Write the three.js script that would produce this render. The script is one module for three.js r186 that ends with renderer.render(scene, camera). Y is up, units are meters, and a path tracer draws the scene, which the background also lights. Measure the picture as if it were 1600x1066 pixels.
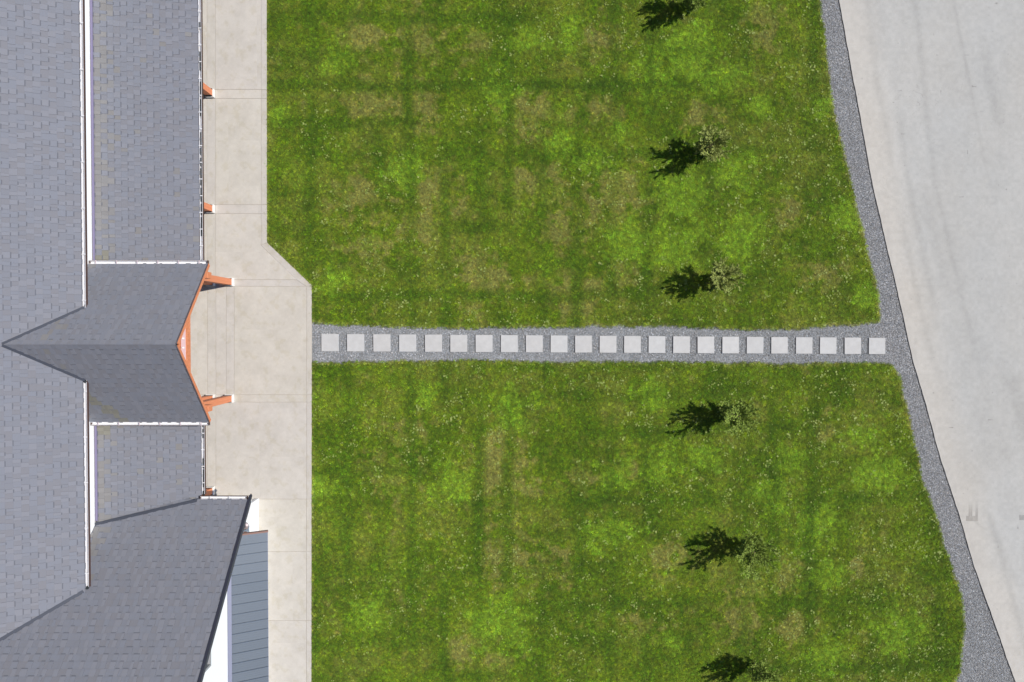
import * as THREE from 'three';
import { Sky } from 'three/addons/objects/Sky.js';
import { mergeGeometries } from 'three/addons/utils/BufferGeometryUtils.js';
import { RoundedBoxGeometry } from 'three/addons/geometries/RoundedBoxGeometry.js';

// ---------------------------------------------------------------- camera, sky, sun, exposure
const scene = new THREE.Scene();
const CAM_H = 24, FOC = 1067, TILT = Math.atan(18 / FOC);
const camera = new THREE.PerspectiveCamera(2 * Math.atan(533 / FOC) * 180 / Math.PI, 1600 / 1066, 0.5, 6000);
camera.position.set(0, CAM_H, 0);
camera.up.set(0, 0, -1);
camera.lookAt(0, 0, CAM_H * Math.tan(TILT));
scene.add(camera);

const sunDir = new THREE.Vector3(0.655, 0.745, -0.128).normalize();
const sky = new Sky();
sky.name = 'sky';
sky.scale.setScalar(4000);
sky.userData = { label: 'clear blue daytime sky over the whole garden', category: 'sky', kind: 'structure' };
sky.material.uniforms.sunPosition.value.copy(sunDir);
sky.material.uniforms.turbidity.value = 6;
sky.material.uniforms.rayleigh.value = 0.7;
sky.material.uniforms.mieCoefficient.value = 0.004;
scene.add(sky);
scene.environmentIntensity = 0.1;

const sun = new THREE.DirectionalLight(new THREE.Color(1.0, 0.95, 0.88), 4.0);
sun.position.copy(sunDir).multiplyScalar(60);
sun.castShadow = true;
sun.shadow.mapSize.set(4096, 4096);
Object.assign(sun.shadow.camera, { left: -26, right: 26, top: 22, bottom: -22, near: 1, far: 140 });
sun.name = 'sun';
scene.add(sun); scene.add(sun.target);

const renderer = new THREE.WebGLRenderer({ antialias: true });
renderer.setSize(1024, 682);
renderer.toneMapping = THREE.LinearToneMapping;
renderer.toneMappingExposure = 1.25;
renderer.shadowMap.enabled = true;

// ---------------------------------------------------------------- helpers
function rngOf(seed) { let a = seed >>> 0; return () => { a = (a + 0x6D2B79F5) | 0; let t = Math.imul(a ^ (a >>> 15), 1 | a); t = (t + Math.imul(t ^ (t >>> 7), 61 | t)) ^ t; return ((t ^ (t >>> 14)) >>> 0) / 4294967296; }; }
const NT = new Float32Array(65536); { const r = rngOf(77); for (let i = 0; i < 65536; i++) NT[i] = r(); }
function vn(x, y, s = 0) {
  x += s * 37.13; y += s * 91.7;
  const xi = Math.floor(x), yi = Math.floor(y); let fx = x - xi, fy = y - yi;
  fx = fx * fx * (3 - 2 * fx); fy = fy * fy * (3 - 2 * fy);
  const x0 = xi & 255, x1 = (xi + 1) & 255, y0 = (yi & 255) << 8, y1 = ((yi + 1) & 255) << 8;
  const a = NT[y0 + x0], b = NT[y0 + x1], c = NT[y1 + x0], d = NT[y1 + x1];
  return a + (b - a) * fx + (c - a) * fy + (a - b - c + d) * fx * fy;
}
function fbm(x, y, s, o = 4) { let v = 0, a = 0.5, n = 0; for (let i = 0; i < o; i++) { v += a * vn(x, y, s + i * 3); n += a; a *= 0.5; x *= 2.03; y *= 2.03; } return v / n; }
const clamp = (v, a = 0, b = 1) => v < a ? a : v > b ? b : v;
const sst = (a, b, v) => { const t = clamp((v - a) / (b - a)); return t * t * (3 - 2 * t); };
const lerp = (a, b, t) => a + (b - a) * t;
const s2l = (c) => { c /= 255; return c <= 0.04045 ? c / 12.92 : Math.pow((c + 0.055) / 1.055, 2.4); };
const lin = (r, g, b) => new THREE.Color().setRGB(s2l(r), s2l(g), s2l(b));
const CT = Math.cos(TILT), ST = Math.sin(TILT);
// a surveyed point of the plan: the place at height h that the survey picture shows at (px, py)
function at(px, py, h = 0) {
  const a = (px - 800) / FOC, b = -(py - 533) / FOC;
  const t = (CAM_H - h) / (CT + b * ST);
  return new THREE.Vector3(a * t, h, (ST - b * CT) * t);
}
function toPx(p) { const d = CAM_H - p.y; const f = d * CT + p.z * ST, u = -d * -ST * -1 * 0 + (-(p.y - CAM_H) * ST * -1) - 0; const up = -(p.y - CAM_H) * ST - p.z * CT; const fw = -(p.y - CAM_H) * CT + p.z * ST; return [800 + p.x / fw * FOC, 533 - up / fw * FOC]; }
const usedNames = {};
function numbered(n) { const k = usedNames[n] = (usedNames[n] ?? -1) + 1; return k ? `${n}_${String(k).padStart(3, '0')}` : n; }
function tag(o, label, category, group, kind) { o.userData = { ...o.userData, label, category }; if (group) o.userData.group = group; if (kind) o.userData.kind = kind; return o; }
function mesh(name, geo, mat, parent = scene) {
  const m = new THREE.Mesh(geo, mat); m.name = numbered(name); m.castShadow = m.receiveShadow = true; parent.add(m); return m;
}
function dataTex(w, h, fn, { srgb = true, repeat = true, ch = 3 } = {}) {
  const d = new Uint8Array(w * h * 4); const o = [0, 0, 0];
  for (let j = 0; j < h; j++) for (let i = 0; i < w; i++) { fn(i, j, o); const k = (j * w + i) * 4; d[k] = clamp(o[0], 0, 255); d[k + 1] = clamp(o[1], 0, 255); d[k + 2] = clamp(o[2], 0, 255); d[k + 3] = 255; }
  const t = new THREE.DataTexture(d, w, h, THREE.RGBAFormat); t.magFilter = THREE.LinearFilter; t.minFilter = THREE.LinearMipmapLinearFilter; t.generateMipmaps = true;
  if (srgb) t.colorSpace = THREE.SRGBColorSpace;
  t.wrapS = t.wrapT = repeat ? THREE.RepeatWrapping : THREE.ClampToEdgeWrapping; t.needsUpdate = true; return t;
}
const std = (color, rough = 0.85, extra = {}) => new THREE.MeshStandardMaterial({ color, roughness: rough, metalness: 0, ...extra });
function bx(x0, x1, y0, y1, z0, z1) { const g = new THREE.BoxGeometry(x1 - x0, y1 - y0, z1 - z0); g.translate((x0 + x1) / 2, (y0 + y1) / 2, (z0 + z1) / 2); return g; }
function rbx(x0, x1, y0, y1, z0, z1, r = 0.008) { const g = new RoundedBoxGeometry(x1 - x0, y1 - y0, z1 - z0, 1, r); g.translate((x0 + x1) / 2, (y0 + y1) / 2, (z0 + z1) / 2); return g; }
// polygon in plan (array of [x,z]) extruded from y0 to y1, uv = metres in plan
function slabGeo(pts, y0, y1, bevel = 0) {
  const sh = new THREE.Shape(pts.map(([x, z]) => new THREE.Vector2(x, -z)));
  const g = new THREE.ExtrudeGeometry(sh, { depth: y1 - y0 - bevel, bevelEnabled: bevel > 0, bevelThickness: bevel, bevelSize: bevel, bevelOffset: -bevel, bevelSegments: 1 });
  g.rotateX(-Math.PI / 2); g.translate(0, y0, 0);
  const p = g.attributes.position, uv = g.attributes.uv;
  for (let i = 0; i < p.count; i++) uv.setXY(i, p.getX(i), p.getZ(i));
  return g;
}
function inPoly(x, z, P) { let c = false; for (let i = 0, j = P.length - 1; i < P.length; j = i++) { const [xi, zi] = P[i], [xj, zj] = P[j]; if ((zi > z) !== (zj > z) && x < (xj - xi) * (z - zi) / (zj - zi) + xi) c = !c; } return c; }
function edgeDist(x, z, P) { let m = 1e9; for (let i = 0, j = P.length - 1; i < P.length; j = i++) { const [ax, az] = P[j], [bx2, bz] = P[i]; const dx = bx2 - ax, dz = bz - az; const t = clamp(((x - ax) * dx + (z - az) * dz) / (dx * dx + dz * dz + 1e-9)); const ex = ax + dx * t - x, ez = az + dz * t - z; const d = ex * ex + ez * ez; if (d < m) m = d; } return Math.sqrt(m); }
const plan = (list, h = 0) => list.map(([x, y]) => { const p = at(x, y, h); return [p.x, p.z]; });
function rough(pts, step, amp, seed, closed = false) {           // subdivide an outline and let it wander a little
  const out = []; const n = closed ? pts.length : pts.length - 1; const r = rngOf(seed);
  for (let i = 0; i < n; i++) {
    const [ax, az] = pts[i], [cx, cz] = pts[(i + 1) % pts.length]; const L = Math.hypot(cx - ax, cz - az), k = Math.max(1, Math.round(L / step)); const nx = -(cz - az) / L, nz = (cx - ax) / L;
    for (let j = 0; j < k; j++) { const t = j / k; const o = (fbm((ax + (cx - ax) * t) * 2.2, (az + (cz - az) * t) * 2.2, seed, 3) - 0.5) * 2.4 * amp + (r() - 0.5) * amp * 0.5; out.push([ax + (cx - ax) * t + nx * o, az + (cz - az) * t + nz * o]); }
  }
  if (!closed) out.push(pts[pts.length - 1]);
  return out;
}

// ---------------------------------------------------------------- plan of the grounds
const roadEdgePx = [[1262, -360], [1284, -180], [1310, 0], [1330, 110], [1345, 190], [1363, 290], [1385, 385], [1405, 470], [1425, 560], [1448, 640], [1470, 720], [1497, 800], [1520, 880], [1545, 950], [1566, 1010], [1586, 1066], [1650, 1220], [1730, 1400]];
const roadEdge = plan(roadEdgePx);
const lawnAEdge = plan([[1242, -360], [1256, -180], [1280, 0], [1300, 170], [1330, 290], [1350, 375], [1371, 465], [1373, 503]]);
const pathTop = plan([[1373, 503], [1280, 510], [1200, 513], [1130, 512], [1050, 508], [950, 508], [850, 509], [750, 511], [650, 510], [560, 507], [488, 503]]);
const pathBottom = plan([[488, 566], [560, 568], [700, 565], [800, 565], [880, 568], [1000, 567], [1100, 568], [1250, 571], [1330, 568], [1380, 571], [1396, 575]]);
const lawnBEdge = plan([[1396, 575], [1406, 592], [1416, 640], [1440, 750], [1470, 840], [1500, 930], [1505, 985], [1497, 1050], [1478, 1085], [1440, 1110], [1380, 1122], [1200, 1130], [487, 1140]]);
const walkEdgeA = plan([[488, 503], [487.5, 446], [418, 379], [416, -360]]);
const lawnA = [...rough(lawnAEdge, 0.12, 0.05, 3).slice(0, -1), ...rough(pathTop, 0.1, 0.06, 5).slice(0, -1), ...rough(walkEdgeA, 0.15, 0.012, 8)];
const lawnB = [...rough(pathBottom, 0.1, 0.06, 11).slice(0, -1), ...rough(lawnBEdge, 0.12, 0.05, 13)];

class Mask {   // fast inside test and distance to the outline of a lawn
  constructor(P) {
    this.z0 = -22; this.rs = 0.02; this.rows = []; const n = Math.ceil(40 / this.rs);
    for (let k = 0; k < n; k++) this.rows.push([]);
    for (let i = 0, j = P.length - 1; i < P.length; j = i++) { const [xa, za] = P[j], [xb, zb] = P[i]; const lo = Math.min(za, zb), hi = Math.max(za, zb); for (let k = Math.max(0, Math.ceil((lo - this.z0) / this.rs - 0.5)); k < n; k++) { const z = this.z0 + (k + 0.5) * this.rs; if (z >= hi) break; if (z >= lo) this.rows[k].push(xa + (xb - xa) * (z - za) / (zb - za)); } }
    for (const r of this.rows) r.sort((a, b) => a - b);
    this.g = 0.03; this.w = 1000; this.d = new Float32Array(1000 * 1340).fill(9); this.x0 = -12;
    for (let i = 0, j = P.length - 1; i < P.length; j = i++) { const [xa, za] = P[j], [xb, zb] = P[i]; const L = Math.hypot(xb - xa, zb - za), m = Math.max(1, Math.ceil(L / 0.03)); for (let q = 0; q < m; q++) { const x = xa + (xb - xa) * q / m, z = za + (zb - za) * q / m; const ci = Math.floor((x - this.x0) / this.g), cj = Math.floor((z - this.z0) / this.g); for (let dj = -6; dj <= 6; dj++) for (let di = -6; di <= 6; di++) { const a = ci + di, b = cj + dj; if (a < 0 || b < 0 || a >= 1000 || b >= 1340) continue; const d = Math.hypot(this.x0 + (a + 0.5) * this.g - x, this.z0 + (b + 0.5) * this.g - z); const o = b * 1000 + a; if (d < this.d[o]) this.d[o] = d; } } }
  }
  has(x, z) { const r = this.rows[Math.floor((z - this.z0) / this.rs)]; if (!r) return false; let c = false; for (const v of r) { if (v > x) break; c = !c; } return c; }
  dist(x, z) { const a = Math.floor((x - this.x0) / this.g), b = Math.floor((z - this.z0) / this.g); return a < 0 || b < 0 || a >= 1000 || b >= 1340 ? 9 : this.d[b * 1000 + a]; }
}
const maskA = new Mask(lawnA), maskB = new Mask(lawnB);

const X0 = -9.5, Z0 = -20, LW = 27, LD = 36;   // sheet over which the lawn colour is computed
// where clover has taken over and where the turf is worn to straw, as surveyed: plan x, plan y, radius
const cloverAt = [[887, 52, 26], [827, 60, 22], [1074, 82, 45], [1020, 126, 32], [783, 143, 28], [524, 99, 22], [876, 220, 26], [926, 247, 24], [964, 214, 20], [634, 264, 32], [1151, 270, 38], [1063, 308, 45], [986, 380, 35], [1058, 380, 45], [1173, 352, 25],
  [1286, 169, 18], [1324, 338, 28], [1155, 375, 35], [1192, 169, 20], [1352, 460, 22], [1127, 122, 28], [799, 638, 30], [662, 615, 22], [1033, 729, 32], [961, 745, 28], [1104, 716, 28], [1202, 774, 30], [1234, 716, 25], [1345, 683, 25], [1371, 735, 35],
  [1273, 820, 32], [955, 833, 35], [786, 970, 50], [707, 755, 35], [577, 957, 28], [1046, 1002, 18], [1293, 1028, 30], [1293, 898, 25], [1013, 618, 25], [500, 760, 20], [1400, 980, 40], [520, 440, 25], [440, 180, 16]];
const strawAt = [[642, 677, 26], [603, 735, 35], [785, 683, 28], [785, 735, 45], [909, 748, 22], [987, 735, 18], [792, 865, 40], [857, 885, 30], [1234, 898, 28], [1240, 976, 26], [1170, 920, 22], [1165, 976, 28], [1040, 872, 28], [779, 1040, 30], [727, 1015, 25], [1286, 670, 18],
  [1338, 885, 16], [1013, 976, 26], [942, 66, 30], [563, 60, 35], [656, 60, 35], [744, 72, 22], [574, 160, 32], [651, 165, 38], [816, 176, 38], [970, 297, 45], [942, 176, 25], [563, 308, 35], [678, 297, 45], [843, 286, 35], [893, 187, 14], [1113, 297, 18], [1190, 22, 26],
  [574, 385, 28], [656, 352, 30], [882, 363, 35], [975, 418, 25], [1096, 176, 22], [1195, 60, 22], [430, 90, 10], [760, 440, 40], [900, 460, 30], [1240, 330, 22], [1285, 430, 24]];
const PG = 0.06, PGW = 450, PGD = 600;
function patchGrid(list) {
  const g = new Float32Array(PGW * PGD), q = list.map(([x, y, r]) => { const p = at(x, y); return [p.x, p.z, r * 0.0225]; });
  for (let j = 0; j < PGD; j++) for (let i = 0; i < PGW; i++) { const x = X0 + i * PG, z = Z0 + j * PG; let v = 0; for (const [a, b, r] of q) { const d = ((x - a) ** 2 + ((z - b) * 1.12) ** 2) / (r * r); if (d < 5) v = Math.max(v, Math.exp(-d * 0.6)); } g[j * PGW + i] = v; }
  return (x, z) => { const u = clamp((x - X0) / PG, 0, PGW - 1.01), v = clamp((z - Z0) / PG, 0, PGD - 1.01), i = Math.floor(u), j = Math.floor(v), a = u - i, b = v - j, o = j * PGW + i; return lerp(lerp(g[o], g[o + 1], a), lerp(g[o + PGW], g[o + PGW + 1], a), b); };
}
const cloverMap = patchGrid(cloverAt), strawMap = patchGrid(strawAt);
// colour of the turf itself: green, worn straw, clover, darker where the mower's wheels pressed it
function lawnColour(x, z, o, fine = 1) {
  const qx = x * 0.83 + z * 0.55, qz = z * 0.83 - x * 0.55;      // turned, so that the noise does not line up with the house
  const wx = x + (vn(qx * 0.35, qz * 0.35, 21) - 0.5) * 0.28, wz = z + (vn(qx * 0.35, qz * 0.35, 22) - 0.5) * 0.28;
  const sx = wx / 1.17, sz = (wz + 0.015 * x) / 1.21, kx = Math.round(sx), kz = Math.round(sz);
  const tx = Math.abs(sx - kx + (vn(kx * 7.7, 3, 25) - 0.5) * 0.2), tz = Math.abs(sz - kz + (vn(kz * 5.3, 8, 26) - 0.5) * 0.2);
  const edge = 0.5 + 0.9 * (fbm(qx * 2.5, qz * 2.5, 35, 3) - 0.2);
  const bandX = (1 - sst(0.0, 0.3, tx)) * sst(0.36, 0.78, vn(kx * 3.1, z * 0.3, 31) * 0.6 + vn(kx * 9.1, 1, 32) * 0.4);
  const bandZ = (1 - sst(0.0, 0.3, tz)) * sst(0.36, 0.78, vn(x * 0.3, kz * 2.7, 33) * 0.6 + vn(2, kz * 6.1, 34) * 0.4);
  const dark = clamp((bandX + bandZ * (1 - 0.5 * bandX)) * edge);
  const med = fbm(qx * 1.1, qz * 1.1, 41, 5), big = fbm(qx * 0.22, qz * 0.22, 43, 3), wob = fbm(qx * 3.2, qz * 3.2, 45, 4);
  const wob2 = fbm(qx * 8, qz * 8, 57, 3);
  let clover = sst(0.32, 0.82, cloverMap(x, z) * 0.85 + (wob - 0.5) * 1.0 + (wob2 - 0.5) * 0.5 + 0.08) * 0.95 + 0.25 * sst(0.56, 0.74, fbm(qx * 0.75 + 9, qz * 0.75, 47, 3) * 0.7 + wob * 0.36);
  let straw = sst(0.28, 0.85, strawMap(x, z) * 0.8 + (fbm(qx * 3.7, qz * 3.7, 55, 4) - 0.5) * 1.1 + (wob2 - 0.5) * 0.6 + 0.1) * 0.95 + 0.5 * sst(0.44, 0.74, fbm(qx * 0.6, qz * 0.6, 53, 4) * 0.6 + fbm(qx * 3.7, qz * 3.7, 55, 4) * 0.5);
  clover = clamp(clover); straw = clamp(straw);
  straw *= (1 - 0.8 * clover) * (1 - 0.75 * dark);
  const md = clamp((med - 0.5) * 1.9 + 0.5); let r = lerp(72, 101, md), g = lerp(98, 122, md), b = lerp(2, 18, md);
  r = lerp(r, 137, straw * 0.72); g = lerp(g, 130, straw * 0.72); b = lerp(b, 74, straw * 0.72);
  r = lerp(r, 121, clover * 0.8); g = lerp(g, 151, clover * 0.8); b = lerp(b, 36, clover * 0.8);
  const dk = dark * 0.52; r = lerp(r, 57, dk); g = lerp(g, 87, dk); b = lerp(b, 2, dk);
  if (fine) { const n = 1 + (vn(x * 28, z * 28, 61) - 0.5) * 0.35 + (vn(x * 60, z * 60, 63) - 0.5) * 0.35; r *= n; g *= n; b *= n; }
  o[0] = r; o[1] = g; o[2] = b; o[3] = straw; o[4] = clover; o[5] = dark; return o;
}
const lawnTex = dataTex(2048, 2048, (i, j, o) => { const t = [0, 0, 0]; lawnColour(X0 + (i + 0.5) / 2048 * LW, Z0 + (j + 0.5) / 2048 * LD, t); o[0] = t[0] * 0.9; o[1] = t[1] * 0.9; o[2] = t[2] * 0.85; }, { repeat: false });
const lawnMat = std(0xffffff, 0.97, { map: lawnTex });
function lawnMesh(name, poly, label) {
  const g = slabGeo(poly, -0.05, 0.03); const uv = g.attributes.uv;
  for (let i = 0; i < uv.count; i++) uv.setXY(i, (uv.getX(i) - X0) / LW, (uv.getY(i) - Z0) / LD);
  return tag(mesh(name, g, lawnMat), label, 'lawn', null, 'structure');
}
// terrain to the horizon
const terrainTex = dataTex(512, 512, (i, j, o) => { const a = fbm(i / 24, j / 24, 71, 4), b = vn(i / 2, j / 2, 72); o[0] = 74 + a * 30 + b * 14; o[1] = 92 + a * 26 + b * 14; o[2] = 26 + a * 14 + b * 8; });
terrainTex.repeat.set(260, 260);
{ const g = new THREE.PlaneGeometry(3600, 3600, 1, 1); g.rotateX(-Math.PI / 2); g.translate(0, -0.09, 0); tag(mesh('ground', g, std(0xffffff, 0.97, { map: terrainTex })), 'flat grassy ground running out to the horizon around the garden', 'ground', null, 'structure'); }
lawnMesh('lawn', lawnA, 'patchy mown lawn above the stepping stone path, with three young trees');
lawnMesh('lawn', lawnB, 'patchy mown lawn below the stepping stone path, rounded at its lower right corner');

// ---------------------------------------------------------------- gravel path with stepping stones
const gravelPoly = [...plan([[1150, -360], [1262, -360]]).slice(0, 1), ...roadEdge.map(([x, z]) => [x + 0.06, z]), ...plan([[1360, 1400], [1360, 1000], [1300, 640], [480, 640], [480, 430], [1250, 430]])];
const gravelTex = dataTex(1024, 1024, (i, j, o) => {
  const n = vn(i / 1.6, j / 1.6, 81), m = vn(i / 3.2, j / 3.2, 82), l = fbm(i / 90, j / 90, 83, 3);
  const v = 130 + (n - 0.5) * 95 + (m - 0.5) * 40 + (l - 0.5) * 26; const w = vn(i / 2.1, j / 2.1, 85) - 0.5; o[0] = v - 2 + w * 12; o[1] = v; o[2] = v + 1 - w * 14;
});
gravelTex.repeat.set(1 / 4.1, 1 / 4.1);
const gravel = tag(mesh('gravel_path', slabGeo(gravelPoly, -0.07, 0), std(0xffffff, 0.95, { map: gravelTex, bumpMap: gravelTex, bumpScale: 0.012 })), 'grey crushed gravel path from the walkway to the road with a row of square stepping stones', 'path', null, 'structure');
const slabTex = dataTex(512, 512, (i, j, o) => { const a = fbm(i / 60, j / 60, 91, 4), n = vn(i / 1.4, j / 1.4, 92), c = fbm(i / 14, j / 14, 93, 3); const v = 196 + (a - 0.5) * 14 + (n - 0.5) * 16 + (c - 0.5) * 7; o[0] = v; o[1] = v - 1; o[2] = v - 3; });
const slabX = [501.9, 542, 583, 623.4, 663.8, 703.4, 743, 782.5, 821.6, 860.3, 898.6, 936.9, 975.2, 1013.5, 1051.9, 1090, 1128.8, 1167, 1205.3, 1243.9, 1281.5, 1320, 1357.9];
const stoneRects = [];
const slabMats = [0, 1, 2, 3, 4].map(i => { const t = slabTex.clone(); t.offset.set(i * 0.21, i * 0.37); t.needsUpdate = true; const k = [1, 0.97, 1.02, 0.985, 0.96][i] * 0.9; return std(new THREE.Color(k, k * (0.993 - 0.003 * i), k * (0.975 - 0.005 * i)), 0.9, { map: t, bumpMap: t, bumpScale: 0.002 }); });
{
  const r = rngOf(5);
  slabX.forEach((px, i) => {
    const w = lerp(27.0, 25.4, i / 22), y0 = lerp(521.9, 527.9, i / 22), h = lerp(27.2, 25.6, i / 22);
    const a = at(px, y0, 0.035), c = at(px + w, y0 + h, 0.035);
    const sx = c.x - a.x, sz = c.z - a.z;
    const g = new RoundedBoxGeometry(sx, 0.06, sz, 1, 0.006);
    const p = g.attributes.position, uv = g.attributes.uv, ox = r() * 3, oz = r() * 3; for (let k = 0; k < p.count; k++) uv.setXY(k, p.getX(k) * 0.9 + ox, p.getZ(k) * 0.9 + oz);
    const m = mesh('paving_slab', g, slabMats[Math.floor(r() * 5)], gravel);
    m.position.set((a.x + c.x) / 2, 0.009 + (r() - 0.5) * 0.006, (a.z + c.z) / 2); m.rotation.set((r() - 0.5) * 0.012, (r() - 0.5) * 0.02, (r() - 0.5) * 0.012);
    stoneRects.push([a.x - 0.005, c.x + 0.005, a.z - 0.005, c.z + 0.005]);
  });
}
function inRoad(x, z) { for (let i = 0; i < roadEdge.length - 1; i++) { const [ax, az] = roadEdge[i], [cx, cz] = roadEdge[i + 1]; if (z >= az && z < cz) return x > ax + (cx - ax) * (z - az) / (cz - az); } return false; }
function roadDist(x, z) { for (let i = 0; i < roadEdge.length - 1; i++) { const [ax, az] = roadEdge[i], [cx, cz] = roadEdge[i + 1]; if (z >= az && z < cz) return (x - (ax + (cx - ax) * (z - az) / (cz - az))) * 0.965; } return 3; }
{ // loose stones lying on the gravel bed
  const g = new THREE.IcosahedronGeometry(1, 0); const p = g.attributes.position; const r0 = rngOf(9);
  const key = {}; for (let i = 0; i < p.count; i++) { const k = [p.getX(i), p.getY(i), p.getZ(i)].map(v => v.toFixed(2)).join(); const s = key[k] ??= 0.7 + r0() * 0.5; p.setXYZ(i, p.getX(i) * s, p.getY(i) * s * 0.7, p.getZ(i) * s); } g.computeVertexNormals();
  const r = rngOf(10), list = [];
  const tryPut = (x, z) => {
    if (inRoad(x - 0.005, z) || maskA.has(x, z) || maskB.has(x, z)) return;
    for (const s of stoneRects) if (x > s[0] && x < s[1] && z > s[2] && z < s[3]) return;
    list.push([x, z]);
  };
  const w0 = at(488, 535).x + 0.01;
  for (let i = 0; i < 62000; i++) tryPut(lerp(w0, 14.5, r()), lerp(-0.5, 1.5, r()));
  for (let i = 0; i < 150000; i++) { const z = lerp(-12.4, 14.4, r()); let ex = 0; for (let k = 0; k < roadEdge.length - 1; k++) { const [ax, az] = roadEdge[k], [cx, cz] = roadEdge[k + 1]; if (z >= az && z < cz) ex = ax + (cx - ax) * (z - az) / (cz - az); } tryPut(ex - Math.pow(r(), 1.1) * (z > 9 ? 2.6 : 1.3), z); }
  const im = new THREE.InstancedMesh(g, std(0xffffff, 0.92), list.length); im.name = 'gravel_stones'; im.castShadow = im.receiveShadow = true;
  const m = new THREE.Matrix4(), q = new THREE.Quaternion(), e = new THREE.Euler(), c = new THREE.Color();
  list.forEach(([x, z], i) => {
    const s = 0.009 + r() * r() * 0.014; e.set(r() * 6, r() * 6, r() * 6); q.setFromEuler(e);
    m.compose(new THREE.Vector3(x, 0.004, z), q, new THREE.Vector3(s, s, s)); im.setMatrixAt(i, m);
    const v = r() < 0.1 ? 192 + r() * 35 : 108 + r() * 76; const w = r(); im.setColorAt(i, c.setRGB(s2l(v - 4 + w * 9), s2l(v), s2l(v + 4 - w * 9)));
  });
  scene.add(im); tag(im, 'loose grey crushed stones covering the gravel path and road verge', 'gravel', null, 'stuff');
}

// ---------------------------------------------------------------- road
const RX0 = 8, RZ0 = -18, RS = 34;
const roadMarks = [[1518, 808, 9, 5], [1601, 806, 10, 5]].map(([x, y]) => at(x, y));
const roadTex = dataTex(2048, 2048, (i, j, o) => {
  const x = RX0 + i / 2048 * RS * 0.5, z = RZ0 + j / 2048 * RS; const d = roadDist(x, z);
  let v = 200 + (fbm(x * 0.5, z * 0.12, 101, 4) - 0.5) * 13 + (vn(i / 1.3, j / 0.65, 103) - 0.5) * 15 + (vn(x * 9, z * 9, 104) - 0.5) * 9 + (fbm(x * 2, z * 2, 109, 3) - 0.5) * 8;
  v += 4 * (1 - sst(0.1, 1.1, d)); v -= 5 * sst(0.9, 2.2, d);
  for (const [c, w, a, s] of [[1.15, 0.14, 9, 1], [1.55, 0.22, 7, 2], [2.35, 0.12, 9, 3], [3.2, 0.3, 9, 4], [3.9, 0.07, 10, 5], [0.75, 0.12, 8, 6], [4.8, 0.2, 9, 7]]) { const dd = d - c - (vn(z * 0.14, 1, 110 + s) - 0.5) * 0.8; v -= a * Math.exp(-dd * dd / (w * w)) * sst(0.28, 0.62, vn(z * 0.3, s * 3, 120 + s)); }
  const cr = Math.abs(fbm(x * 1.1, z * 1.1, 131, 4) - 0.5); if (cr < 0.0016 && vn(x * 0.4, z * 0.4, 133) > 0.66) v -= 22;
  const sp = vn(x * 7.3, z * 7.3, 137); if (sp > 0.975) v -= (sp - 0.97) * 1600;
  for (const p of roadMarks) { const dx = x - p.x, dz = z - p.z; if (dx > -0.22 && dx < 0.2 && dz > -0.05 && dz < 0.13) v -= 34 * (0.6 + 0.4 * vn(x * 30, z * 8, 141)); else if (dx > -0.13 && dx < 0.2 && dz > -0.62 && dz <= -0.05) v -= 38 * sst(0.5, 0.75, vn(x * 22, 3, 142)) * (1 + dz / 0.62); const tail = dx - 0.1 - (dz - 0.13) * 1.1; if (dz > 0.13 && dz < 0.45 && Math.abs(tail) < 0.1) v -= 16 * (1 - (dz - 0.13) / 0.32) * (1 - Math.abs(tail) / 0.1); }
  const warm = (1 - sst(0.2, 1.6, d)) * 5 + (fbm(x * 0.8, z * 0.5, 145, 3) - 0.5) * 3;
  o[0] = v + warm * 0.6; o[1] = v - 0.5 - warm * 0.15; o[2] = v - 3 - warm;
}, { repeat: false });
{
  const edge = rough(roadEdge, 0.14, 0.014, 19);
  const pts = [...edge, [90, edge[edge.length - 1][1]], [90, edge[0][1]]];
  const g = slabGeo(pts, -0.06, 0.04); const uv = g.attributes.uv; for (let i = 0; i < uv.count; i++) uv.setXY(i, (uv.getX(i) - RX0) / (RS * 0.5), (uv.getY(i) - RZ0) / RS);
  tag(mesh('road', g, std(0xdedcd8, 0.9, { map: roadTex })), 'wide pale grey road along the right, with faint tyre streaks', 'road', null, 'structure');
}

// ---------------------------------------------------------------- concrete walkway in panels
const concTex = dataTex(1024, 1024, (i, j, o) => {
  const a = fbm(i / 130, j / 130, 151, 5), b = fbm(i / 34, j / 34, 153, 4), n = vn(i / 1.5, j / 1.5, 155), st = fbm(i / 60, j / 60, 157, 4);
  let v = 196 + (a - 0.5) * 18 + (b - 0.5) * 10 + (n - 0.5) * 18; const s = sst(0.55, 0.75, st); v -= s * 5; if (vn(i / 4, j / 4, 159) > 0.95) v -= 10; o[0] = v + 1; o[1] = v - 5 - s; o[2] = v - 15 - s * 5;
});
concTex.repeat.set(1 / 3.3, 1 / 3.3);
const concMats = [0, 1, 2, 3, 4, 5].map(i => { const t = concTex.clone(); t.offset.set(i * 0.173, i * 0.411); t.needsUpdate = true; const k = [1, 0.975, 1.015, 0.96, 0.99, 0.98][i] * 0.9; return std(new THREE.Color(k, k * 0.985, k * (0.95 + 0.006 * i)), 0.9, { map: t, bumpMap: t, bumpScale: 0.003 }); });
const walkBase = plan([[150, -360], [416, -360], [417, 379], [487, 446], [486, 1400], [150, 1400]], 0.05);
const walk = tag(mesh('walkway', slabGeo(walkBase, -0.06, 0.048), std(lin(172, 163, 150), 0.95)), 'pale concrete walkway and patio along the house, cut by shallow joints', 'walkway', null, 'structure');
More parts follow.
